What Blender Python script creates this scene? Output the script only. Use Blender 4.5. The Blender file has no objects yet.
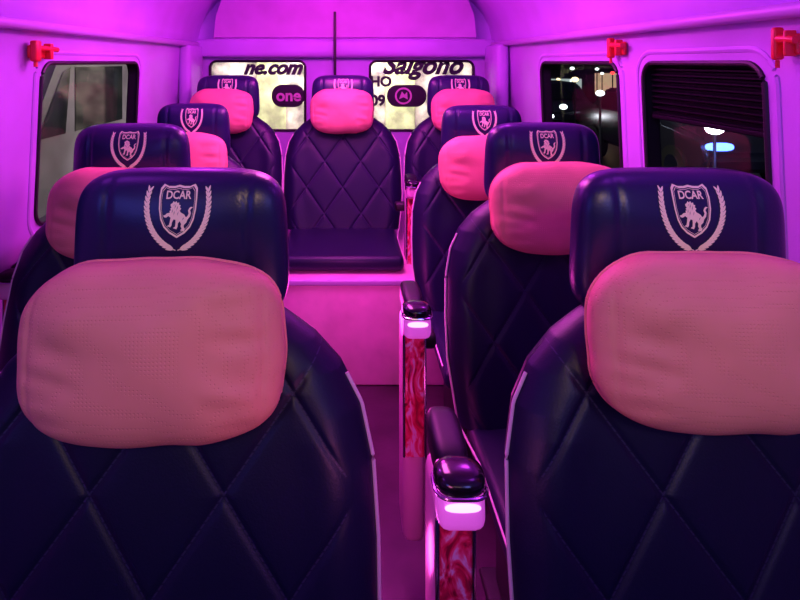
import bpy, bmesh, math, random
from mathutils import Vector, Matrix, noise
random.seed(4)
C = bpy.context.scene.collection
CAMZ = 1.35
bpy.context.scene.view_settings.view_transform = 'Standard'

# ---------------------------------------------------------------- materials
def mat(name, col, rough=.5, metal=0, bump=0, scale=60, coat=0, emis=None, es=0, var=0, spec=.5, kind='noise', dist=.002, vscale=6):
    m = bpy.data.materials.new(name); m.use_nodes = True
    nt = m.node_tree; n = nt.nodes; l = nt.links
    b = n['Principled BSDF']
    b.inputs['Base Color'].default_value = (*col, 1)
    b.inputs['Roughness'].default_value = rough
    b.inputs['Metallic'].default_value = metal
    b.inputs['Coat Weight'].default_value = coat
    b.inputs['Coat Roughness'].default_value = .25
    b.inputs['Specular IOR Level'].default_value = spec
    if emis:
        b.inputs['Emission Color'].default_value = (*emis, 1)
        b.inputs['Emission Strength'].default_value = es
    tc = n.new('ShaderNodeTexCoord')
    if bump:
        if kind == 'dots':
            t = n.new('ShaderNodeTexVoronoi'); t.inputs['Scale'].default_value = scale
            t.inputs['Randomness'].default_value = 0.0
            mr = n.new('ShaderNodeMapRange'); mr.inputs['From Min'].default_value = .1; mr.inputs['From Max'].default_value = .3
            l.new(tc.outputs['Object'], t.inputs['Vector']); l.new(t.outputs['Distance'], mr.inputs['Value'])
            out = mr.outputs['Result']
        else:
            t = n.new('ShaderNodeTexNoise'); t.inputs['Scale'].default_value = scale; t.inputs['Detail'].default_value = 4
            l.new(tc.outputs['Object'], t.inputs['Vector']); out = t.outputs['Fac']
        bp = n.new('ShaderNodeBump'); bp.inputs['Strength'].default_value = bump; bp.inputs['Distance'].default_value = dist
        l.new(out, bp.inputs['Height']); l.new(bp.outputs['Normal'], b.inputs['Normal'])
    if var:
        t2 = n.new('ShaderNodeTexNoise'); t2.inputs['Scale'].default_value = vscale; t2.inputs['Detail'].default_value = 3
        l.new(tc.outputs['Object'], t2.inputs['Vector'])
        cr = n.new('ShaderNodeValToRGB')
        cr.color_ramp.elements[0].position = .35; cr.color_ramp.elements[1].position = .65
        cr.color_ramp.elements[0].color = (*[c * (1 - var) for c in col], 1)
        cr.color_ramp.elements[1].color = (*[min(1, c * (1 + var)) for c in col], 1)
        l.new(t2.outputs['Fac'], cr.inputs['Fac']); l.new(cr.outputs['Color'], b.inputs['Base Color'])
    return m

QA, QB = .185, .25
LC = (.0058, .0072, .036)
M = {}
M['leather'] = mat('navy_leather', LC, .43, bump=.3, scale=320, coat=0, spec=.38, dist=.001)
M['quilt'] = mat('quilted_navy_leather', LC, .43, bump=.3, scale=320, coat=0, spec=.38, dist=.001)
def add_stitch(m):
    nt = m.node_tree; n = nt.nodes; l = nt.links; b = n['Principled BSDF']
    tc = n.new('ShaderNodeTexCoord'); sp = n.new('ShaderNodeSeparateXYZ'); l.new(tc.outputs['Object'], sp.inputs[0])
    def mth(op, a, bb=None):
        k = n.new('ShaderNodeMath'); k.operation = op
        for i, v in enumerate((a, bb)):
            if v is None: continue
            if isinstance(v, (int, float)): k.inputs[i].default_value = v
            else: l.new(v, k.inputs[i])
        return k.outputs[0]
    x = mth('DIVIDE', sp.outputs['X'], QA); z = mth('DIVIDE', mth('SUBTRACT', sp.outputs['Z'], CAMZ), QB)
    p = mth('PINGPONG', mth('ADD', mth('ADD', x, z), 20), .5); q = mth('PINGPONG', mth('ADD', mth('SUBTRACT', x, z), 20), .5)
    d = mth('MINIMUM', p, q)
    line = mth('MULTIPLY', mth('LESS_THAN', d, .0075), mth('LESS_THAN', mth('ABSOLUTE', sp.outputs['X']), .262))
    dash = mth('GREATER_THAN', mth('PINGPONG', mth('MULTIPLY', sp.outputs['Z'], 130), .5), .12)
    mk = mth('MULTIPLY', line, dash)
    mx = n.new('ShaderNodeMix'); mx.data_type = 'RGBA'; l.new(mk, mx.inputs[0])
    mx.inputs[6].default_value = (*LC, 1); mx.inputs[7].default_value = (.03, .028, .075, 1)
    l.new(mx.outputs[2], b.inputs['Base Color'])
add_stitch(M['quilt'])
M['leather2'] = mat('navy_leather_headrest', (.010, .013, .066), .34, bump=.3, scale=260, coat=.12, spec=.5, dist=.001)
M['pillow'] = mat('tan_perforated_leather', (.9, .36, .27), .55, bump=.5, scale=190, kind='dots', dist=.0012, var=.06, spec=.3)
M['pipe'] = mat('white_piping', (.85, .66, .72), .5)
M['emblem'] = mat('emblem_thread', (.9, .72, .55), .6, emis=(.95, .62, .48), es=.12)  # weak emission lightens the thread; the emblem is no lamp
M['wall'] = mat('wall_vinyl', (.56, .33, .78), .5, bump=.15, scale=200, var=.1, vscale=2.5)
M['ceil'] = mat('ceiling_fabric', (.66, .34, .74), .8, bump=.2, scale=300, var=.05)
M['trim'] = mat('trim_plastic', (.5, .32, .64), .4)
M['floor'] = mat('floor_vinyl', (.05, .016, .042), .35, bump=.3, scale=50, var=.3)
M['rubber'] = mat('black_rubber', (.01, .01, .012), .5)
M['black'] = mat('gloss_black', (.006, .006, .01), .12, coat=.3, spec=.5)
M['padblack'] = mat('black_leather', (.008, .008, .014), .45, spec=.3)
M['plastic'] = mat('plastic_pink_lit', (.9, .42, .68), .25, coat=.4)  # pink cabin light put into the plastic's base colour
M['chrome'] = mat('chrome', (.85, .8, .85), .15, metal=1)
M['lamp'] = mat('led_glow', (1, .8, 1), .4, emis=(1, .5, .95), es=1.6)
M['lampsoft'] = mat('led_block', (.7, .4, .75), .25, coat=.4, emis=(.85, .08, .75), es=.5)
M['red'] = mat('red_plastic', (.75, .02, .03), .35, emis=(.8, .02, .03), es=.05)  # weak emission lifts the red; the hammers are no lamps
M['blind'] = mat('black_blind', (.0025, .0025, .004), .6, spec=.1)
M['vanwhite'] = mat('grey_paint', (.15, .125, .16), .35, coat=.3, var=.45, vscale=1.2)
M['board'] = mat('pale_board', (.5, .48, .5), .5, var=.3, vscale=3)
M['greydoor'] = mat('grey_roller_door', (.09, .075, .1), .6, var=.5, vscale=2)
M['carblack'] = mat('dark_paint', (.02, .02, .03), .2, coat=.6)
M['carglass'] = mat('car_glass', (.01, .012, .015), .08)
M['tyre'] = mat('tyre', (.01, .01, .01), .8)
M['asphalt'] = mat('asphalt', (.03, .03, .035), .35, bump=.4, scale=30, var=.2)
M['plaster'] = mat('cream_plaster', (.58, .5, .44), .8, var=.7, vscale=4.2)  # patches in the colour stand in for uneven reflections on the rear glass
M['shutter'] = mat('yellow_shutter', (.66, .7, .36), .6, var=.4, vscale=5)
M['dark'] = mat('dark_facade', (.04, .04, .05), .8, var=.3)
M['head'] = mat('headlight', (1, 1, 1), .3, emis=(.9, .94, 1), es=14)
M['blue'] = mat('blue_light', (.1, .2, 1), .3, emis=(.08, .18, 1), es=7)
M['warm'] = mat('warm_light', (1, .8, .4), .3, emis=(1, .75, .4), es=3)
M['white'] = mat('white_light', (1, 1, 1), .3, emis=(.85, 1, .95), es=2.5)
M['redl'] = mat('red_light', (1, .1, .1), .3, emis=(1, .05, .05), es=3)
M['litpane'] = mat('lit_pane', (.6, .7, .6), .5, emis=(.65, .8, .75), es=.6, var=.7, vscale=1.5)
M['litwarm'] = mat('lit_warm_pane', (.6, .5, .3), .5, emis=(.9, .6, .35), es=.6, var=.7, vscale=1.5)
M['ink'] = mat('black_vinyl_letter', (.01, .005, .015), .5)
M['pillpink'] = mat('pink_vinyl_letter', (.6, .36, .45), .5)

def wood():
    m = bpy.data.materials.new('red_woodgrain'); m.use_nodes = True
    nt = m.node_tree; n = nt.nodes; l = nt.links; b = n['Principled BSDF']
    tc = n.new('ShaderNodeTexCoord'); mp = n.new('ShaderNodeMapping'); mp.inputs['Scale'].default_value = (18, 18, 9)
    w = n.new('ShaderNodeTexNoise'); w.inputs['Scale'].default_value = 1.6; w.inputs['Detail'].default_value = 3; w.inputs['Distortion'].default_value = 2.5
    cr = n.new('ShaderNodeValToRGB'); e = cr.color_ramp.elements
    e[0].position = .34; e[0].color = (.3, .004, .04, 1); e[1].position = .55; e[1].color = (1, .08, .24, 1)
    x = e.new(.45); x.color = (.85, .015, .09, 1); x = e.new(.64); x.color = (1, .5, .75, 1)
    l.new(tc.outputs['Object'], mp.inputs['Vector']); l.new(mp.outputs['Vector'], w.inputs['Vector'])
    l.new(w.outputs['Fac'], cr.inputs['Fac']); l.new(cr.outputs['Color'], b.inputs['Base Color'])
    b.inputs['Roughness'].default_value = .12; b.inputs['Coat Weight'].default_value = .8
    return m
M['wood'] = wood()
def glass(name, haze, tint=(1, 1, 1), diff=(.8, .7, .8), gl=.06):
    m = bpy.data.materials.new(name); m.use_nodes = True
    nt = m.node_tree; n = nt.nodes; l = nt.links; n.remove(n['Principled BSDF'])
    o = n['Material Output']; t = n.new('ShaderNodeBsdfTransparent'); t.inputs['Color'].default_value = (*tint, 1)
    g = n.new('ShaderNodeBsdfGlossy'); g.inputs['Roughness'].default_value = .04
    d = n.new('ShaderNodeBsdfDiffuse'); d.inputs['Color'].default_value = (*diff, 1)
    a = n.new('ShaderNodeMixShader'); a.inputs['Fac'].default_value = gl
    b = n.new('ShaderNodeMixShader'); b.inputs['Fac'].default_value = haze
    l.new(t.outputs[0], a.inputs[1]); l.new(g.outputs[0], a.inputs[2])
    l.new(a.outputs[0], b.inputs[1]); l.new(d.outputs[0], b.inputs[2]); l.new(b.outputs[0], o.inputs['Surface'])
    return m
M['glass'] = glass('side_glass', .0, (.8, .8, .82), gl=.035)
M['hazy'] = glass('rear_glass', .16, (.95, .95, .95))

# ---------------------------------------------------------------- mesh builder
class MB:
    def __init__(s): s.bm = bmesh.new()
    def _merge(s, t):
        me = bpy.data.meshes.new('t'); t.to_mesh(me); t.free(); s.bm.from_mesh(me); bpy.data.meshes.remove(me)
    def box(s, c, sz, r=0, rx=0, seg=3):
        t = bmesh.new(); bmesh.ops.create_cube(t, size=1)
        bmesh.ops.scale(t, vec=sz, verts=t.verts)
        if r: bmesh.ops.bevel(t, geom=t.edges[:], offset=r, segments=seg, affect='EDGES', profile=.5)
        if rx: bmesh.ops.rotate(t, cent=(0, 0, 0), matrix=Matrix.Rotation(rx, 3, 'X'), verts=t.verts)
        bmesh.ops.translate(t, vec=c, verts=t.verts); s._merge(t); return s
    def sup(s, c, a, b, h, n=4, m=2.3, res=16, fn=None, rx=0):
        t = bmesh.new(); bmesh.ops.create_cube(t, size=2)
        bmesh.ops.subdivide_edges(t, edges=t.edges[:], cuts=res, use_grid_fill=True)
        R = Matrix.Rotation(rx, 3, 'X')
        for v in t.verts:
            x, y, z = v.co
            x, y, z = [math.tan(q * math.pi / 4) for q in (x, y, z)]
            r = (abs(x) ** n + abs(z) ** n) ** (1 / n)
            k = (r ** m + abs(y) ** m) ** (-1 / m)
            p = Vector((x * k * a, y * k * b, z * k * h))
            if fn: p = fn(p)
            v.co = R @ p + Vector(c)
        s._merge(t); return s
    def tube(s, pts, r, closed=False, seg=8):
        pts = [Vector(p) for p in pts]; N = len(pts); rings = []
        for i, p in enumerate(pts):
            if closed: d = pts[(i + 1) % N] - pts[i - 1]
            else: d = pts[min(i + 1, N - 1)] - pts[max(i - 1, 0)]
            d.normalize(); up = Vector((0, 0, 1)) if abs(d.z) < .95 else Vector((0, 1, 0))
            a = d.cross(up).normalized(); b = d.cross(a).normalized()
            rings.append([s.bm.verts.new(p + (a * math.cos(2 * math.pi * k / seg) + b * math.sin(2 * math.pi * k / seg)) * r) for k in range(seg)])
        for i in range(N if closed else N - 1):
            A = rings[i]; B = rings[(i + 1) % N]
            for k in range(seg): s.bm.faces.new((A[k], A[(k + 1) % seg], B[(k + 1) % seg], B[k]))
        if not closed:
            s.bm.faces.new(rings[0]); s.bm.faces.new(rings[-1][::-1])
        return s
    def grid(s, P):
        V = [[s.bm.verts.new(p) for p in row] for row in P]
        for i in range(len(V) - 1):
            for j in range(len(V[0]) - 1):
                s.bm.faces.new((V[i][j], V[i + 1][j], V[i + 1][j + 1], V[i][j + 1]))
        return s
    def poly(s, loops, fn):
        """triangle-filled polygon with holes, 2-D loops mapped through fn"""
        t = bmesh.new()
        for lp in loops:
            vs = [t.verts.new((p[0], p[1], 0)) for p in lp]
            for i in range(len(vs)): t.edges.new((vs[i], vs[(i + 1) % len(vs)]))
        bmesh.ops.triangle_fill(t, use_beauty=True, use_dissolve=False, edges=t.edges[:], normal=(0, 0, 1))
        for v in t.verts: v.co = fn(v.co.x, v.co.y)
        s._merge(t); return s
    def build(s, name, m, parent=None, off=(0, 0, 0), smooth=True, weld=False, angle=40):
        if weld: bmesh.ops.remove_doubles(s.bm, verts=s.bm.verts, dist=.0003)
        bmesh.ops.translate(s.bm, vec=off, verts=s.bm.verts)
        bmesh.ops.recalc_face_normals(s.bm, faces=s.bm.faces)
        me = bpy.data.meshes.new(name); s.bm.to_mesh(me); s.bm.free()
        if smooth:
            me.polygons.foreach_set('use_smooth', [True] * len(me.polygons))
            try: me.set_sharp_from_angle(angle=math.radians(angle))
            except Exception: pass
        me.materials.append(m)
        o = bpy.data.objects.new(name, me); C.objects.link(o)
        if parent: o.parent = parent
        return o
def tag(o, label, cat, group=None):
    o['label'] = label; o['category'] = cat
    if group: o['group'] = group
    return o
def struct(o): o['kind'] = 'structure'; return o
def empty(name, loc, rz=0):
    o = bpy.data.objects.new(name, None); o.empty_display_size = .1
    C.objects.link(o); o.location = loc; o.rotation_euler = (0, 0, rz); return o
def kids(o): return [c for c in bpy.data.objects if c.parent == o]
def copy_tree(o, parent=None, skip=()):
    c = o.copy(); C.objects.link(c)
    if parent: c.parent = parent
    for ch in kids(o): copy_tree(ch, c)
    return c
def text2d(body, size, shear=0, offset=0):
    cu = bpy.data.curves.new('txt', 'FONT'); cu.body = body; cu.size = size; cu.align_x = 'CENTER'; cu.align_y = 'CENTER'
    cu.shear = shear; cu.offset = offset; cu.resolution_u = 4
    o = bpy.data.objects.new('txt', cu); C.objects.link(o)
    dg = bpy.context.evaluated_depsgraph_get(); me = bpy.data.meshes.new_from_object(o.evaluated_get(dg))
    bpy.data.objects.remove(o); return me
def add_mesh2d(mb, me, fn):
    t = bmesh.new(); t.from_mesh(me)
    for v in t.verts: v.co = fn(v.co.x, v.co.y)
    mb._merge(t)

# ---------------------------------------------------------------- the van shell
Z = lambda z: CAMZ + z
Y0, Y1 = -1.0, 3.45
def rrect(x0, x1, z0, z1, r, n=7):
    out = []
    for cx, cz, a0 in ((x1 - r, z1 - r, 0), (x0 + r, z1 - r, 90), (x0 + r, z0 + r, 180), (x1 - r, z0 + r, 270)):
        for k in range(n + 1):
            a = math.radians(a0 + 90 * k / n); out.append((cx + r * math.cos(a), cz + r * math.sin(a)))
    return out
BZ0, BZ1 = -.58, .1
def bandx(z): return .955 + (.925 - .955) * (z - BZ0) / (BZ1 - BZ0)
wins = {-1: [(.70, 1.47), (1.715, 2.52)], 1: [(1.24, 1.748), (1.908, 2.657)]}
UP = [(.925, .1), (.905, .125), (.9, .16), (.885, .22), (.85, .29), (.79, .36), (.7, .42), (.6, .455)]
wn = 1
for sgn, nm in ((-1, 'wall_left'), (1, 'wall_right')):
    mb = MB()
    loops = [[(Y0, BZ0), (Y1, BZ0), (Y1, BZ1), (Y0, BZ1)]]
    zb = -.51 if sgn < 0 else -.47
    rr = [rrect(a, b, zb, -.003, .055) for a, b in wins[sgn]]
    f = lambda y, z: Vector((sgn * bandx(z), y, Z(z)))
    mb.poly(loops + rr, f)
    prof = [(1.07, -1.35), (1.07, -.76), (1.06, -.68), (1.01, -.6), (.955, -.58)]
    mb.grid([[(sgn * x, y, Z(z)) for y in (Y0, 1, 2, Y1)] for x, z in prof])
    mb.grid([[(sgn * x, y, Z(z)) for y in (Y0, 1, 2, Y1)] for x, z in UP])
    struct(mb.build(nm, M['wall'], weld=True))
    for (a, b), lp in zip(wins[sgn], rr):
        mb = MB()
        mb.tube([(sgn * (bandx(z) - .001), y, Z(z)) for y, z in lp], .007, True, 8)
        L = lp + [lp[0]]
        mb.grid([[(sgn * (bandx(z) + d), y, Z(z)) for y, z in L] for d in (0, .045)])
        fr = struct(mb.build('window_%d' % wn, M['rubber']))
        g = MB().poly([lp], lambda y, z: Vector((sgn * (bandx(z) + .04), y, Z(z)))); g.build('pane', M['glass'], fr)
        big = rrect(a - .035, b + .035, zb - .035, .03, .08)
        mm = MB().tube([(sgn * (bandx(z) + .004), y, Z(z)) for y, z in big], .009, True, 8)
        t = struct(mm.build('trim_%d' % (10 + wn), M['wall']))
        wn += 1
for sgn, k in ((-1, 1), (1, 2)):
    mb = MB(); mb.box((sgn * .905, (Y0 + Y1) / 2, Z(.105)), (.045, Y1 - Y0, .03), .012)
    struct(mb.build('trim_%d' % k, M['trim']))
mb = MB(); pr = []
for i in range(13):
    x = -.6 + 1.2 * i / 12; pr.append((x, .455 + .045 * (1 - (x / .6) ** 2)))
mb.grid([[(x, y, Z(z)) for y in (Y0, 1, 2, Y1)] for x, z in pr])
struct(mb.build('ceiling', M['ceil']))
mb = MB().box((0, (Y0 + Y1) / 2, -.02), (2.16, Y1 - Y0, .04)); struct(mb.build('floor', M['floor'], smooth=False))
mb = MB()
bw = [(-.83, -.245), (.154, .79)]
rb = [rrect(a, b, -.42, .005, .04) for a, b in bw]
mb.poly([[(-1.1, -1.38), (1.1, -1.38), (1.1, .54), (-1.1, .54)]] + rb, lambda x, z: Vector((x, Y1, Z(z))))
struct(mb.build('wall_back', M['wall'], smooth=False))
backwins = []
for lp in rb:
    mb = MB(); mb.tube([(x, Y1 - .004, Z(z)) for x, z in lp], .008, True)
    L = lp + [lp[0]]; mb.grid([[(x, Y1 + d, Z(z)) for x, z in L] for d in (0, .04)])
    fr = struct(mb.build('window_%d' % wn, M['rubber'])); wn += 1
    MB().poly([lp], lambda x, z: Vector((x, Y1 + .03, Z(z)))).build('pane', M['hazy'], fr); backwins.append(fr)
mb = MB(); mb.sup((0, Y1 - .03, Z(.085)), .93, .05, .06, 8, 3, 14); struct(mb.build('trim_3', M['wall']))
mb = MB()
PR = ((.8, Y1 - .01, .12), (.79, Y1 - .08, .15), (.77, Y1 - .11, .28), (.7, Y1 - .2, .4), (.6, Y1 - .3, .5))
mb.grid([[(x * w, y, Z(z)) for x in (-1, -.5, 0, .5, 1)] for w, y, z in PR])
for sg in (-1, 1):
    mb.grid([[(sg * w, y, Z(z)), (sg * w, Y1, Z(z))] for w, y, z in PR])
struct(mb.build('trim_4', M['ceil'], weld=True))
mb = MB().box((-.06, Y1 - .1, Z(.16)), (.016, .05, .72), .004); struct(mb.build('trim_5', M['rubber']))
for k, x in ((6, -.9), (7, .885)):
    mb = MB().box((x, Y1 - .17, Z(-.2)), (.07, .3, .6), .025); struct(mb.build('trim_%d' % k, M['wall']))
mb = MB().box((0, Y0 - .02, CAMZ - .43), (2.2, .04, 1.94)); struct(mb.build('added_front_wall', M['rubber'], smooth=False))  # unseen panel added to close the cab end and bounce light
PT = -.905
mb = MB().box((0, (2.33 + Y1) / 2, (CAMZ + PT) / 2), (2.12, Y1 - 2.33 - .004, CAMZ + PT), .01)
struct(mb.build('rear_platform', mat('platform_vinyl', (.85, .38, .62), .5, bump=.2, scale=80, var=.12)))
mb = MB().box((0, 2.325, Z(PT - .012)), (2.0, .012, .022), .004); struct(mb.build('trim_8', M['trim']))

# writing on the rear panes
yy = Y1 + .012
def xz(cx, cz): return lambda x, y: Vector((cx + x, yy, Z(cz + y)))
def px(p, q): return ((p - 345) * Y1 / 560, (62 - q) * Y1 / 560)
mb = MB(); add_mesh2d(mb, text2d('ne.com', .12, .4, .006), xz(*px(272, 68))); mb.build('lettering', M['ink'], backwins[0], smooth=False)
mb = MB(); add_mesh2d(mb, text2d('Saigono', .155, .4, .006), xz(*px(422, 66))); mb.build('lettering', M['ink'], backwins[1], smooth=False)
cx, cz = px(290, 96); mb = MB(); mb.poly([rrect(cx - .115, cx + .09, cz - .07, cz + .07, .065)], lambda x, z: Vector((x, yy, Z(z)))); mb.build('sticker', M['ink'], backwins[0], smooth=False)
mb = MB(); yy -= .003; add_mesh2d(mb, text2d('one', .1, 0, .003), xz(cx - .01, cz)); mb.build('lettering', M['pillpink'], backwins[0], smooth=False)
yy += .003; cx, cz = px(404, 96); mb = MB(); mb.poly([rrect(cx - .105, cx + .14, cz - .068, cz + .068, .066)], lambda x, z: Vector((x, yy, Z(z)))); mb.build('sticker', M['ink'], backwins[1], smooth=False)
mb = MB(); yy -= .003
mb.poly([rrect(cx - .055, cx + .05, cz - .052, cz + .052, .0515), rrect(cx - .044, cx + .039, cz - .041, cz + .041, .04)], lambda x, z: Vector((x, yy, Z(z))))
mb.poly([[(cx - .03, cz - .02), (cx - .012, cz + .028), (cx + .004, cz + .008), (cx + .02, cz + .024), (cx + .024, cz - .022), (cx - .002, cz - .008)]], lambda x, z: Vector((x, yy, Z(z))))
mb.build('sticker', M['pillpink'], backwins[1], smooth=False)
yy += .003
mb = MB(); add_mesh2d(mb, text2d('HO', .085, 0, .004), xz(*px(381, 82))); add_mesh2d(mb, text2d('09', .09, 0, .004), xz(*px(378, 101))); mb.build('lettering', M['ink'], backwins[1], smooth=False)

# blind in the near right window
mb = MB(); P = []
for i in range(37):
    z = -.012 - .15 * i / 36; P.append([(bandx(z) + .022 + (.008 if i % 4 < 2 else -.006), y, Z(z)) for y in (1.255, 1.733)])
mb.grid(P); mb.box((bandx(-.165) + .02, 1.494, Z(-.166)), (.018, .478, .014), .004)
tag(mb.build('window_blind', M['blind'], smooth=False), 'black pleated blind pulled a third down the nearer right window', 'blind')

# ---------------------------------------------------------------- seats
HW = [(-.375, .09), (-.39, .135), (-.41, .17), (-.44, .215), (-.48, .255), (-.53, .283), (-.6, .299), (-.7, .305), (-.8, .305), (-.95, .285)]
def hw(z):
    for (a, u), (b, v) in zip(HW, HW[1:]):
        if z >= b - 1e-6: return u + (v - u) * (a - z) / (a - b)
    return HW[-1][1]
ZT = -.375
def quilt(x, z):
    p = x / QA + z / QB; q = x / QA - z / QB; s = QA * QB / math.hypot(QA, QB)
    d = min(abs(p - round(p)), abs(q - round(q))) * s
    return math.exp(-(d / .005) ** 2) + .45 * math.exp(-(d / .018) ** 2)
def ym(z): return .035 - .17 * ((-.355 - z) / .6)
def pw(z): return max(.02, hw(z) - .03)
def yfront(x, z):
    h = hw(z); u = min(1, abs(x) / h); tf = 1 - (1 - min(1, (ZT - z) / .08)) ** 2; tf = math.sqrt(max(0, tf))
    ef = (1 - u ** 5) ** (1 / 2.2)
    y = ym(z) - .055 * ef * tf
    y -= .014 * math.exp(-((abs(x) - h + .05) / .04) ** 2) * tf * min(1, max(0, (-.44 - z) / .12))
    if abs(x) < pw(z): y += .0036 * quilt(x, z) * tf * min(1, (pw(z) - abs(x)) / .03)
    return y
OFF = (0, .35, CAMZ)
def make_seat():
    root = empty('captain_seat', (0, 0, 0))
    NU, NV = 190, 210
    F = []; B = []
    for j in range(NV + 1):
        v = j / NV; z = ZT - .575 * (v ** 1.12)
        h = hw(z); tf = math.sqrt(max(0, 1 - (1 - min(1, (ZT - z) / .08)) ** 2))
        fr = []; bk = []
        for i in range(NU + 1):
            s = -1 + 2 * i / NU; u = 1.15 * s - .15 * s ** 3; x = u * h
            fr.append((x, yfront(x, z), z))
            bk.append((x, ym(z) + .045 * (1 - abs(u) ** 5) ** (1 / 2.2) * tf, z))
        F.append(fr); B.append(bk)
    mb = MB(); mb.grid(F); mb.grid(B)
    mb.build('backrest', M['quilt'], root, OFF, weld=True, angle=80)
    for sg in (-1, 1):
        pts = [(sg * (hw(z) + .001), ym(z) - .012, z) for z in [-.49 - .46 * k / 64 for k in range(65)]]
        pts += [(sg * (.283 - .02 * min(1, k / 3)), -.145 - .40 * k / 8, -.955) for k in range(1, 9)]
        MB().tube(pts, .0029).build('piping', M['pipe'], root, OFF)
    mb = MB(); mb.box((0, -.37, -.972), (.53, .46, .064), .024, seg=5); mb.box((0, -.35, -1.008), (.5, .4, .03), .006)
    mb.build('seat_cushion', M['leather'], root, OFF, angle=60)
    mb = MB()
    mb.tube([(x, -.598 + .02 * (abs(x) / .26) ** 6, -.962) for x in [-.26 + .52 * k / 24 for k in range(25)]], .0022)
    mb.build('cushion_piping', M['leather'], root, OFF)
    a, b, c, n, m = .168, .06, .122, 5, 2.6; cy, cz = .055, -.303
    def hfn(p):
        w = (abs(p.x) / a); p.y -= .016 * w ** 3
        p.x *= 1 + .03 * (-p.z / c)
        k = max(0, min(1, -p.y / .02))
        p.y += k * .004 * math.exp(-((abs(p.x) - .108) / .005) ** 2)
        return p
    hd = MB().sup((0, cy, cz), a, b, c, n, m, 44, hfn).build('headrest', M['leather2'], root, OFF, angle=80)
    def hy(x, z):
        r = ((abs(x / a)) ** n + (abs((z - cz) / c)) ** n) ** (1 / n)
        return cy - b * (1 - min(1, r) ** m) ** (1 / m) - .016 * (abs(x) / a) ** 3 - .0016
    U = .00150; ez = -.248; ex = .003
    fn = lambda x, y: Vector((ex + x * U, hy(ex + x * U, ez + y * U), ez + y * U))
    mb = MB()
    half = [(0, 32), (5, 30.8), (11, 30.8), (16, 33), (19, 29), (19.5, 20), (19, 8), (17, -3), (13.5, -11), (8, -17), (0, -22)]
    sh = half + [(-x, y) for x, y in half[1:-1]][::-1]
    def ins(k, dy=6): return [(x * k, (y - dy) * k + dy) for x, y in sh]
    def ring(A, Bl):
        for i in range(len(A)):
            j = (i + 1) % len(A)
            vs = [mb.bm.verts.new(fn(*p)) for p in (A[i], A[j], Bl[j], Bl[i])]; mb.bm.faces.new(vs)
    ring(sh, ins(.915)); ring(ins(.875), ins(.855))
    add_mesh2d(mb, text2d('DCAR', 11.2, 0, .3), lambda x, y: fn(x * .84, y + 21.8))
    lion = [(-10, 8), (-10.6, 9.6), (-9, 11.4), (-8.6, 13.6), (-6.8, 12.8), (-5.6, 14.6), (-4, 13), (-2.2, 14.2), (-1.4, 11.8), (.6, 12), (.4, 9.6), (2.4, 8.6), (1.4, 6.4), (3, 4.8), (5, 4.4), (8, 3.6), (10.2, 1.6),
            (11.6, 3), (12, 6.2), (10.2, 9), (10.6, 12), (12, 13.8), (14.4, 14), (13, 12), (12.4, 10), (14.2, 7.6), (14.4, 3.4), (12.9, -.6), (12.8, -4), (11, -7), (11.6, -9.4), (13.6, -11), (13.2, -14), (9, -14), (9.4, -12.8), (10.2, -12), (8, -9.6), (7.8, -7), (5.4, -4.6),
            (4.2, -7.4), (5, -11), (4.6, -14), (.8, -14), (1.2, -12.8), (2.2, -12), (1.6, -8), (.4, -4.6), (-1.8, -4.8), (-2.4, -8.4), (-1.8, -11.6), (-2.4, -14), (-6.2, -14), (-5.8, -12.8), (-4.8, -12), (-5, -8), (-5.6, -4),
            (-8.4, -3), (-10.4, -5.4), (-13, -5.6), (-14.2, -4), (-12.4, -3), (-11, -.6), (-8.2, 1), (-9.2, 2.6), (-7.8, 3.8), (-9.4, 5.2), (-8.2, 6.4)]
    def sliver(x0, y0, x1, y1, w=.3):
        d = Vector((x1 - x0, y1 - y0)).normalized(); k = (-d.y * w, d.x * w); mx, my = (x0 + x1) / 2, (y0 + y1) / 2
        return [(x0, y0), (mx + k[0], my + k[1]), (x1, y1), (mx - k[0], my - k[1])]
    cuts = [sliver(-6.2, 10.6, -7.2, 9.4, .4), sliver(-4.6, 12, -4.8, 6), sliver(-2.2, 11, -2, 4.6), sliver(-6.6, 5.6, -5.8, .6), sliver(-4, 4.6, -3.2, -1), sliver(.4, 5.6, .6, 0), sliver(8.6, 1.2, 7.4, -3.2, .35)]
    ca, sa = math.cos(-.3), math.sin(-.3)
    mb.poly([[((x * ca - y * sa) * .92 - .6, (x * sa + y * ca) * .95 + 1.2) for x, y in lp] for lp in [lion] + cuts], fn)
    for sg in (-1, 1):
        bz = [(1, -35), (22, -28), (36, -2), (30, 27)]
        def BP(t): return [sum(k * p[d] for k, p in zip(((1 - t) ** 3, 3 * t * (1 - t) ** 2, 3 * t * t * (1 - t), t ** 3), bz)) for d in (0, 1)]
        for i in range(24):
            p, q = BP(i / 24), BP((i + 1) / 24); d = Vector((q[0] - p[0], q[1] - p[1])).normalized() * .5
            mb.bm.faces.new([mb.bm.verts.new(fn(sg * xx, yy_)) for xx, yy_ in ((p[0] - d.y, p[1] + d.x), (q[0] - d.y, q[1] + d.x), (q[0] + d.y, q[1] - d.x), (p[0] + d.y, p[1] - d.x))])
        NL = 17
        for i in range(NL):
            t = .04 + .94 * i / (NL - 1); p = BP(t); q = BP(t + .02); ta = math.atan2(q[1] - p[1], q[0] - p[0])
            for da in (-.4, .4):
                ang = ta + da; Ln = 8.2 * (1 - .2 * t); Wd = 1.15
                pts = []
                for k in range(10):
                    th = 2 * math.pi * k / 10; lx = Ln / 2 + Ln / 2 * math.cos(th); ly = Wd * math.sin(th) * (1 - .3 * math.cos(th))
                    pts.append((sg * (p[0] + lx * math.cos(ang) - ly * math.sin(ang)), p[1] + lx * math.sin(ang) + ly * math.cos(ang)))
                mb.bm.faces.new([mb.bm.verts.new(fn(*pp)) for pp in pts])
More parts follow.
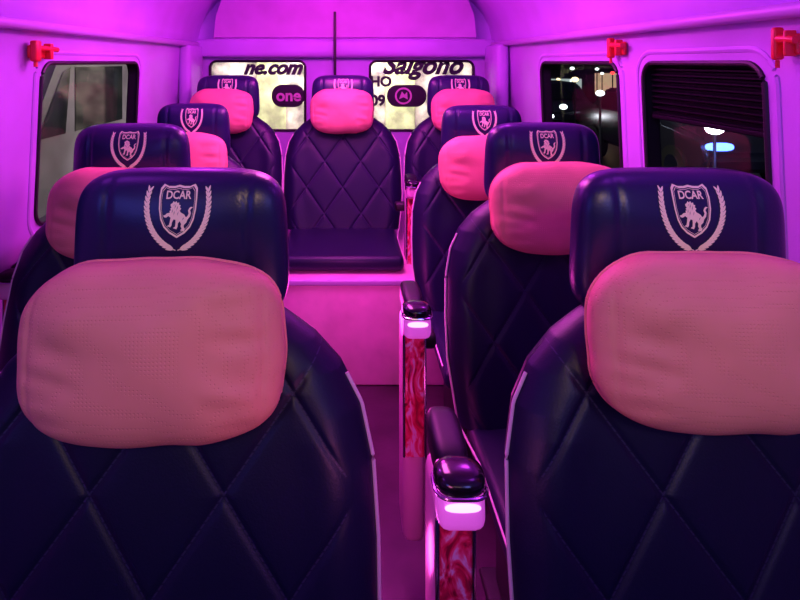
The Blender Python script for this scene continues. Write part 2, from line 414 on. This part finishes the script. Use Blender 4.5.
    mb.build('emblem', M['emblem'], hd, OFF, smooth=False)
    return root
def add_pedestal(root):
    mb = MB(); mb.box((0, -.35, -1.19), (.4, .36, .3), .03); mb.box((0, -.35, -1.34), (.46, .42, .02), .008); mb.box((0, -.35, -1.045), (.46, .42, .05), .015)
    mb.build('pedestal', M['rubber'], root, OFF)
def add_arm(root, x, dy=0, dz=0, low=-1.2, lamp=True):
    o = (x, .35 + dy, CAMZ + dz); si = -1 if x > 0 else 1
    H = -.66 - low
    mb = MB(); mb.box((0, .0, -.66 - H / 2), (.054, .13, H), .02)
    arm = mb.build('armrest', M['plastic'], root, o)
    MB().box((si * .035, .045, -.74), (.07, .05, .04), .012).build('arm_bracket', M['rubber'], arm, o)
    MB().sup((0, .006, -.614), .027, .068, .025, 4, 3.2, 12, lambda p: Vector((p.x, p.y, p.z + p.y * .04))).build('arm_pad', M['padblack'], arm, o)
    MB().sup((.004, -.075, -.61), .036, .034, .017, 3, 2.5, 12).build('end_cap', M['black'], arm, o)
    MB().tube([(.004 + .0365 * math.copysign(abs(math.cos(t)) ** .6, math.cos(t)), -.0775 + .032 * math.copysign(abs(math.sin(t)) ** .6, math.sin(t)), -.6185) for t in [2 * math.pi * k / 32 for k in range(32)]], .0028, True).build('chrome_ring', M['chrome'], arm, o)
    MB().box((.004, -.08, -.646), (.068, .05, .056), .016, rx=-.1).build('end_block', M['lampsoft'] if lamp else M['plastic'], arm, o)
    if lamp: MB().sup((.004, -.1045, -.634), .025, .003, .0065, 2.5, 2, 8).build('lamp_strip', M['lamp'], arm, o)
    hh = min(.3, H - .02)
    MB().box((0, -.07, -.675 - hh / 2), (.046, .014, hh), .004).build('wood_trim', M['wood'], arm, o)
    for sg in (-1, 1): MB().tube([(sg * .026, -.072, -.675 - hh * k / 6) for k in range(7)], .0034).build('chrome_edge', M['chrome'], arm, o)
proto = make_seat()
FG = 'passenger seats in the forward rows'; RG = 'rear row seats on the platform'
SE = [ # X, R, root z, label, group, arm, x scale
 (-.272, .90, 0, 'navy quilted seat standing alone nearest the aisle at front left', FG, None, 1.05),
 (.555, .90, 0, 'navy quilted seat nearest on the right, its lit armrest in the foreground', FG, (-.38, .0, 0, -1.2), 1.03),
 (-.622, 1.60, 0, 'navy quilted seat by the left windows, directly behind the front left seat', FG, (-.345, .10, -.01, -1.2, False), 1),
 (.583, 1.62, 0, 'navy quilted seat second on the right, with bright pink lit pillow', FG, (-.411, -.165, 0, -1.2), 1),
 (-.66, 2.40, 0, 'navy quilted seat third on the left, headrest peeking above the second', FG, None, .94),
 (.57, 2.30, 0, 'navy quilted seat third on the right, half hidden before the rear row', FG, None, 1),
 (-.63, 2.98, .11, 'navy quilted seat of the raised rear row beside the left rear window', RG, None, 1),
 (-.012, 2.98, .11, 'navy quilted middle seat of the raised rear row facing the aisle', RG, (.315, -.40, -.045, -.985, False), 1),
 (.612, 2.98, .11, 'navy quilted seat of the raised rear row beside the right rear window', RG, None, 1)]
made = []
for i, (x, r, z, lab, grp, arm, sx) in enumerate(SE):
    s = proto if i == 0 else copy_tree(proto)
    s.location = (x, r - .35, z); s.scale = (sx, 1, 1); tag(s, lab, 'seat', grp); made.append(s)
for (x, r, z, lab, grp, arm, sx), s in zip(SE, made):
    if z == 0: add_pedestal(s)
    if arm: add_arm(s, *arm)

# neck pillows
def make_pillow():
    a, b, c = .187, .064, .126
    def fn(p):
        u = p.x / a; w = p.z / c
        f = max(0, min(1, -p.y / b))          # 0 at the rim, 1 on the front face
        p.z += -.009 * u ** 2 * w + .005 * noise.noise(Vector((p.x * 14, 3.1, w)))
        p.x += -.006 * w * w * u + .005 * u * noise.noise(Vector((p.z * 22, 8.2, u)))
        p.y += f * .012 * noise.noise(Vector((p.x * 8, p.z * 11, 2.3)))
        e = max(0, (abs(u) - .4) / .6)
        p.y += f * e * (1.15 - e) * .030 * noise.noise(Vector((p.x * 12 + p.z * 8, p.z * 36, 7.1)))
        p.y += f * .0045 * math.exp(-((abs(u) - .86) / .025) ** 2)
        return p
    o = MB().sup((0, 0, 0), a, b, c, 3.8, 2.2, 48, fn).build('neck_pillow', M['pillow'], angle=180)
    pts = []
    for k in range(96):
        t = 2 * math.pi * k / 96; cx, sz = math.cos(t), math.sin(t); rr = (abs(cx) ** 3.8 + abs(sz) ** 3.8) ** (-1 / 3.8)
        p = fn(Vector((a * .99 * cx * rr, .012, c * .99 * sz * rr))); pts.append(p)
    MB().tube(pts, .003, True).build('seam', M['pillow'], o)
    return o
pp = make_pillow()
PL = ['large tan perforated neck pillow in the left foreground, hung on the front left headrest',
      'tan perforated neck pillow at the right edge of the foreground',
      'pink lit neck pillow on the second left seat, half hidden by the front headrest',
      'bright pink neck pillow on the second right seat',
      'pink neck pillow on the third left seat, only its right end showing',
      'pink neck pillow on the third right seat, partly behind a headrest',
      'small pink neck pillow on the rear left seat',
      'small pink neck pillow on the middle seat of the rear row',
      'small pink neck pillow on the rear right seat']
PA = [(-.007, 0, 1.03, 1), (-.014, .013, 1, .97), (.006, .005, 1, .98), (.008, .018, 1.03, .98), (-.015, 0, 1, 1), (-.01, 0, 1, 1), (-.01, .054, .88, .92), (-.004, .054, .88, .92), (.0, .054, .88, .92)]
for i, (x, r, z, *_r) in enumerate(SE):
    dx, dz, sx, sz = PA[i]
    o = pp if i == 0 else copy_tree(pp)
    o.location = (x + dx, r - .088, Z(-.417) + z + dz); o.rotation_euler = (math.radians(-8), math.radians([-1.2, 1, 2, 0, 0, -1, 1, 0, 0][i]), 0)
    o.scale = (sx, 1, sz)
    tag(o, PL[i], 'pillow', 'neck pillows hung on the headrests')

# ---------------------------------------------------------------- emergency hammers
def make_hammer():
    r = empty('emergency_hammer', (0, 0, 0))
    MB().box((0, 0, 0), (.014, .075, .04), .006).build('holder', M['red'], r)
    mb = MB(); mb.tube([(-.016, -.05, .008), (-.019, -.01, .01), (-.016, .04, .012)], .008, seg=10); mb.build('handle', M['red'], r)
    mb = MB(); mb.box((-.015, .03, .002), (.022, .022, .062), .006); mb.tube([(-.015, .03, -.026), (-.015, .03, -.044)], .005); mb.build('hammer_head', M['red'], r)
    mb = MB(); mb.box((-.013, -.02, .002), (.024, .012, .048), .003); mb.build('clip', M['red'], r)
    return r
h = make_hammer()
hs = [(-.918, 1.68, .03, 'red emergency hammer in its holder above the left window', math.pi, (1, 1.5, 1)), (.917, 1.87, .045, 'red emergency hammer on the pillar between the two right windows', 0, (1, 1, 1.1)), (.917, 1.15, .036, 'red emergency hammer at the far right beside the window with the blind', 0, (1, .6, 1.1))]
for i, (x, y, z, lab, rz, sc) in enumerate(hs):
    o = h if i == 0 else copy_tree(h)
    o.location = (x, y, Z(z)); o.rotation_euler = (0, 0, rz); o.scale = sc; tag(o, lab, 'hammer', 'emergency hammers on the walls')

# ---------------------------------------------------------------- outside
GZ = -.6
struct(MB().box((0, 10, GZ - .05), (60, 60, .1)).build('ground', M['asphalt'], smooth=False))
def car(loc, rz, paint, lab, van=False, lights=('head', 'head')):
    r = empty('parked_van' if van else 'car', (loc[0], loc[1], GZ), rz)
    if van: pf = [(-2.3, .35), (2.3, .35), (2.35, .9), (2.1, 1.15), (1.5, 2.0), (1.2, 2.15), (-2.2, 2.15), (-2.3, 1.9)]
    else: pf = [(-2.1, .35), (2.1, .35), (2.2, .6), (2.1, .85), (1.1, 1.0), (.4, 1.42), (-.9, 1.45), (-1.6, 1.05), (-2.15, .98)]
    mb = MB(); t = bmesh.new()
    vs = [t.verts.new((-.85, y, z)) for y, z in pf]; f = t.faces.new(vs)
    e = bmesh.ops.extrude_face_region(t, geom=[f]); bmesh.ops.translate(t, vec=(1.7, 0, 0), verts=[v for v in e['geom'] if isinstance(v, bmesh.types.BMVert)])
    bmesh.ops.recalc_face_normals(t, faces=t.faces); bmesh.ops.bevel(t, geom=t.edges[:], offset=.07, segments=3, affect='EDGES'); mb._merge(t)
    mb.build('body', paint, r)
    for sg in (-1, 1):
        if van: q = [[(1.3, 1.25), (1.8, 1.25), (1.35, 1.85), (1.2, 1.9)], [(-.1, 1.25), (1.1, 1.25), (1.1, 1.9), (-.1, 1.9)], [(-2.0, 1.25), (-.3, 1.25), (-.3, 1.9), (-2.0, 1.9)]]
        else: q = [[(-1.3, 1.02), (.9, 1.02), (.35, 1.33), (-.85, 1.36)]]
        for lp in q: MB().poly([lp], lambda y, z: Vector((sg * .857, y, z))).build('side_window', M['carglass'], r)
        for y in (-1.4, 1.4):
            mb = MB(); mb.tube([(sg * .7, y, .33), (sg * .88, y, .33)], .33, seg=24); w = mb.build('wheel', M['tyre'], r)
            MB().tube([(sg * .87, y, .33), (sg * .89, y, .33)], .19, seg=16).build('hub_cap', M['chrome'], w)
    A, B2 = ((2.12, 1.2), (1.6, 1.92)) if van else ((1.06, 1.06), (.48, 1.4))
    MB().grid([[(x, A[0] + .03, A[1]) for x in (-.72, .72)], [(x, B2[0] + .03, B2[1]) for x in (-.65, .65)]]).build('windscreen', M['carglass'], r)
    for sg, lt in zip((1, -1), lights): MB().sup((sg * .62, 2.13 if not van else 2.33, .74), .2 if lt == 'blue' else .17, .08, .06 if lt == 'blue' else .05, 3, 2, 6).build('headlight', M[lt], r)
    return tag(r, lab, 'van' if van else 'car')
car((-3.6, 6.8), math.pi, M['vanwhite'], 'grey parked van seen through the left window', True, ('vanwhite', 'vanwhite'))
car((5.95, 10.1), math.pi, M['carblack'], 'dark car with blue and white lights seen through the nearer right window', False, ('blue', 'head'))
car((5.1, 14.6), math.pi, M['carblack'], 'dark car with two white headlights seen through the farther right window')
spots = [(3.9, 10, .55, 'white'), (4.6, 11.2, 1.0, 'warm'), (3.6, 9.2, .2, 'white'), (7.1, 17.5, 1.15, 'white'), (8.6, 18, 1.0, 'redl'), (7.0, 19.4, .95, 'warm'), (9.0, 20, 1.1, 'white'), (8.0, 21, .7, 'warm'), (9.1, 22.5, .6, 'white'), (4.95, 7.5, .46, 'head'), (7.3, 10.5, .65, 'warm'), (10.1, 22, .9, 'white'),  # the entry with the headlight material stands in for a car headlight
         (4.1, 9.0, .85, 'white'), (6.7, 14.3, .2, 'warm'), (9.2, 15, .25, 'white')]
words = ['short white bollard lamp beyond the farther right window', 'warm lamp just beyond the farther right window', 'lowest white lamp by the kerb', 'tall white street lamp behind the two headlights', 'red signal lamp on a post across the street', 'warm street lamp across the street', 'white street lamp deep down the street', 'warm low lamp far down the street', 'low white lamp far down the street', 'bright white lamp standing in for a headlight in front of the dark car with the blue light', 'low warm lamp beside the dark car with the blue light', 'farthest white lamp by the pillar',
         'nearest tall white lamp beyond the farther right window', 'low warm lamp beside the second dark car', 'low white lamp far right behind the blue light']
for (x, y, zz, mk), wd in zip(spots, words):
    r = empty('street_lamp', (x, y, GZ))
    MB().tube([(0, 0, 0), (0, 0, zz + .6 - .05)], .02).build('post', M['rubber'], r)
    s_ = 1.6 if mk == 'head' else 1
    MB().sup((0, 0, zz + .6), .07 * s_, .07 * s_, .05 * s_, 2, 2, 6).build('globe', M[mk], r)
    tag(r, wd, 'street lamp', 'street lamps across the road')
b = empty('shopfront', (0, 7.6, GZ))
MB().box((0, .2, 1.6), (4.4, .3, 3.2)).build('facade', M['plaster'], b, smooth=False)
for x in (-1.0, .75): MB().box((x, 0, 1.2), (.4, .08, 2.4), .02).build('shutter', M['shutter'], b)
MB().box((.1, -.02, .75), (.5, .08, 1.5), .02).build('shop_door', M['dark'], b)
MB().box((1.35, -.02, .85), (.35, .08, 1.6), .02).build('shop_door', M['dark'], b)
MB().box((-1.5, -.02, .8), (.3, .08, 1.5), .02).build('shop_door', M['greydoor'], b)
MB().box((0, 0, 2.75), (4, .15, .5), .03).build('sign_board', M['board'], b)
tag(b, 'cream lit shopfront with yellow shutters behind the rear windows', 'building')
b = empty('street_building', (13, 26, GZ))
MB().box((0, 0, 3), (22, 2, 6)).build('facade', M['dark'], b, smooth=False)
for k in range(10): MB().box((-9.5 + 2.1 * k, -1.02, .75 + .25 * (k % 3)), (1.5, .06, .9), .02).build('lit_window', M['litpane' if k % 2 else 'litwarm'], b)
tag(b, 'dark street building with a row of glowing windows across the road', 'building')
b = empty('side_building', (-7.5, 9, GZ)); MB().box((0, 0, 2), (2, 16, 4)).build('facade', M['dark'], b, smooth=False)
for k in range(4): MB().box((1.02, -6 + 3.6 * k, 1.2), (.05, 1.8, 1.6), .02).build('roller_door', M['greydoor'], b)
tag(b, 'dark building with grey roller doors beyond the left window', 'building')

# ---------------------------------------------------------------- lights
def light(kind, loc, e, col, size=.1, rot=None, sy=None, target=None, cone=30):
    d = bpy.data.lights.new('lamp', kind); d.energy = e; d.color = col
    if kind == 'AREA':
        d.size = size
        if sy: d.shape = 'RECTANGLE'; d.size_y = sy
    else: d.shadow_soft_size = size
    if kind == 'SPOT': d.spot_size = math.radians(cone); d.spot_blend = 1
    o = bpy.data.objects.new('unseen_light', d); C.objects.link(o); o.location = loc  # cabin LEDs, added fills and outdoor lights all share this name
    if rot: o.rotation_euler = rot
    if target: o.rotation_euler = (Vector(target) - Vector(loc)).to_track_quat('-Z', 'Y').to_euler()
    return o
VI = (.48, .045, 1.0); MG = (1.0, .04, .8)
light('POINT', (-.55, .85, Z(.3)), 2.0, VI, .1)
light('POINT', (.55, .85, Z(.3)), 2.5, VI, .1)
light('POINT', (-.5, 1.95, Z(.3)), 6, (.72, .045, 1), .08)
light('POINT', (.5, 1.95, Z(.3)), 6, (.72, .045, 1), .08)
light('POINT', (0, 2.6, Z(.33)), 15, MG, .1)
light('AREA', (0, 1.95, Z(.44)), 20, (1, .13, .72), .3, (0, 0, 0), .9)
# added warm spots, unseen, aimed at the two front pillows to brighten them
light('SPOT', (.0, -.35, Z(.32)), 15, (1, .64, .36), .08, target=(-.27, .8, Z(-.36)), cone=34)
light('SPOT', (.3, -.35, Z(.32)), 15, (1, .64, .36), .08, target=(.56, .8, Z(-.35)), cone=34)
light('AREA', (.1, -.7, Z(.25)), 1.0, (1, .6, .6), .6, (math.radians(80), 0, 0), .3)  # added warm fill from behind the camera
light('AREA', (-.75, -.2, Z(.0)), 2.0, (.12, .14, 1), .25, (math.radians(88), 0, math.radians(-20)), .5)  # added blue fill for a sheen on the seats
light('AREA', (.55, -.3, Z(.1)), 2.6, (.22, .22, 1), .25, (math.radians(80), 0, math.radians(5)), .5)  # second added blue fill, for the right seats
light('POINT', (0, 1.75, Z(-.75)), 6, (1, .05, .6), .08)  # added pink fill low in the aisle, brightens the platform front
light('POINT', (.06, .62, Z(-.55)), .55, (1, .2, .6), .04)  # added pink fill to brighten the near armrest panel
light('POINT', (.05, 1.1, Z(-.95)), 1.0, (1, .08, .6), .04)  # added magenta fill for the lower armrest panels
light('AREA', (0, 6.4, GZ + 3.2), 280, (1, .95, .84), 3, (math.radians(25), 0, 0), .5)  # unseen light outside, added to brighten the shopfront
light('POINT', (-2.2, 4.3, GZ + 3), 16, (.9, .82, 1), .3)  # unseen light outside, added for the parked van
light('POINT', (7, 12, GZ + 5), 60, (.7, .8, 1), .3)  # unseen light outside, added over the street
light('POINT', (4.9, 7.2, GZ + .7), 14, (.15, .25, 1), .1)  # added blue light spreading the car's blue glow over the road
w = bpy.data.worlds.new('night'); bpy.context.scene.world = w; w.use_nodes = True
w.node_tree.nodes['Background'].inputs['Color'].default_value = (.02, .02, .05, 1); w.node_tree.nodes['Background'].inputs['Strength'].default_value = .5

cd = bpy.data.cameras.new('camera'); cam = bpy.data.objects.new('camera', cd); C.objects.link(cam)
cam.location = (0, 0, CAMZ); cam.rotation_euler = (math.radians(90), 0, 0)
cd.lens = 25.2; cd.sensor_width = 36; cd.shift_x = 55 / 800; cd.shift_y = -238 / 800; cd.clip_start = .05
bpy.context.scene.camera = cam
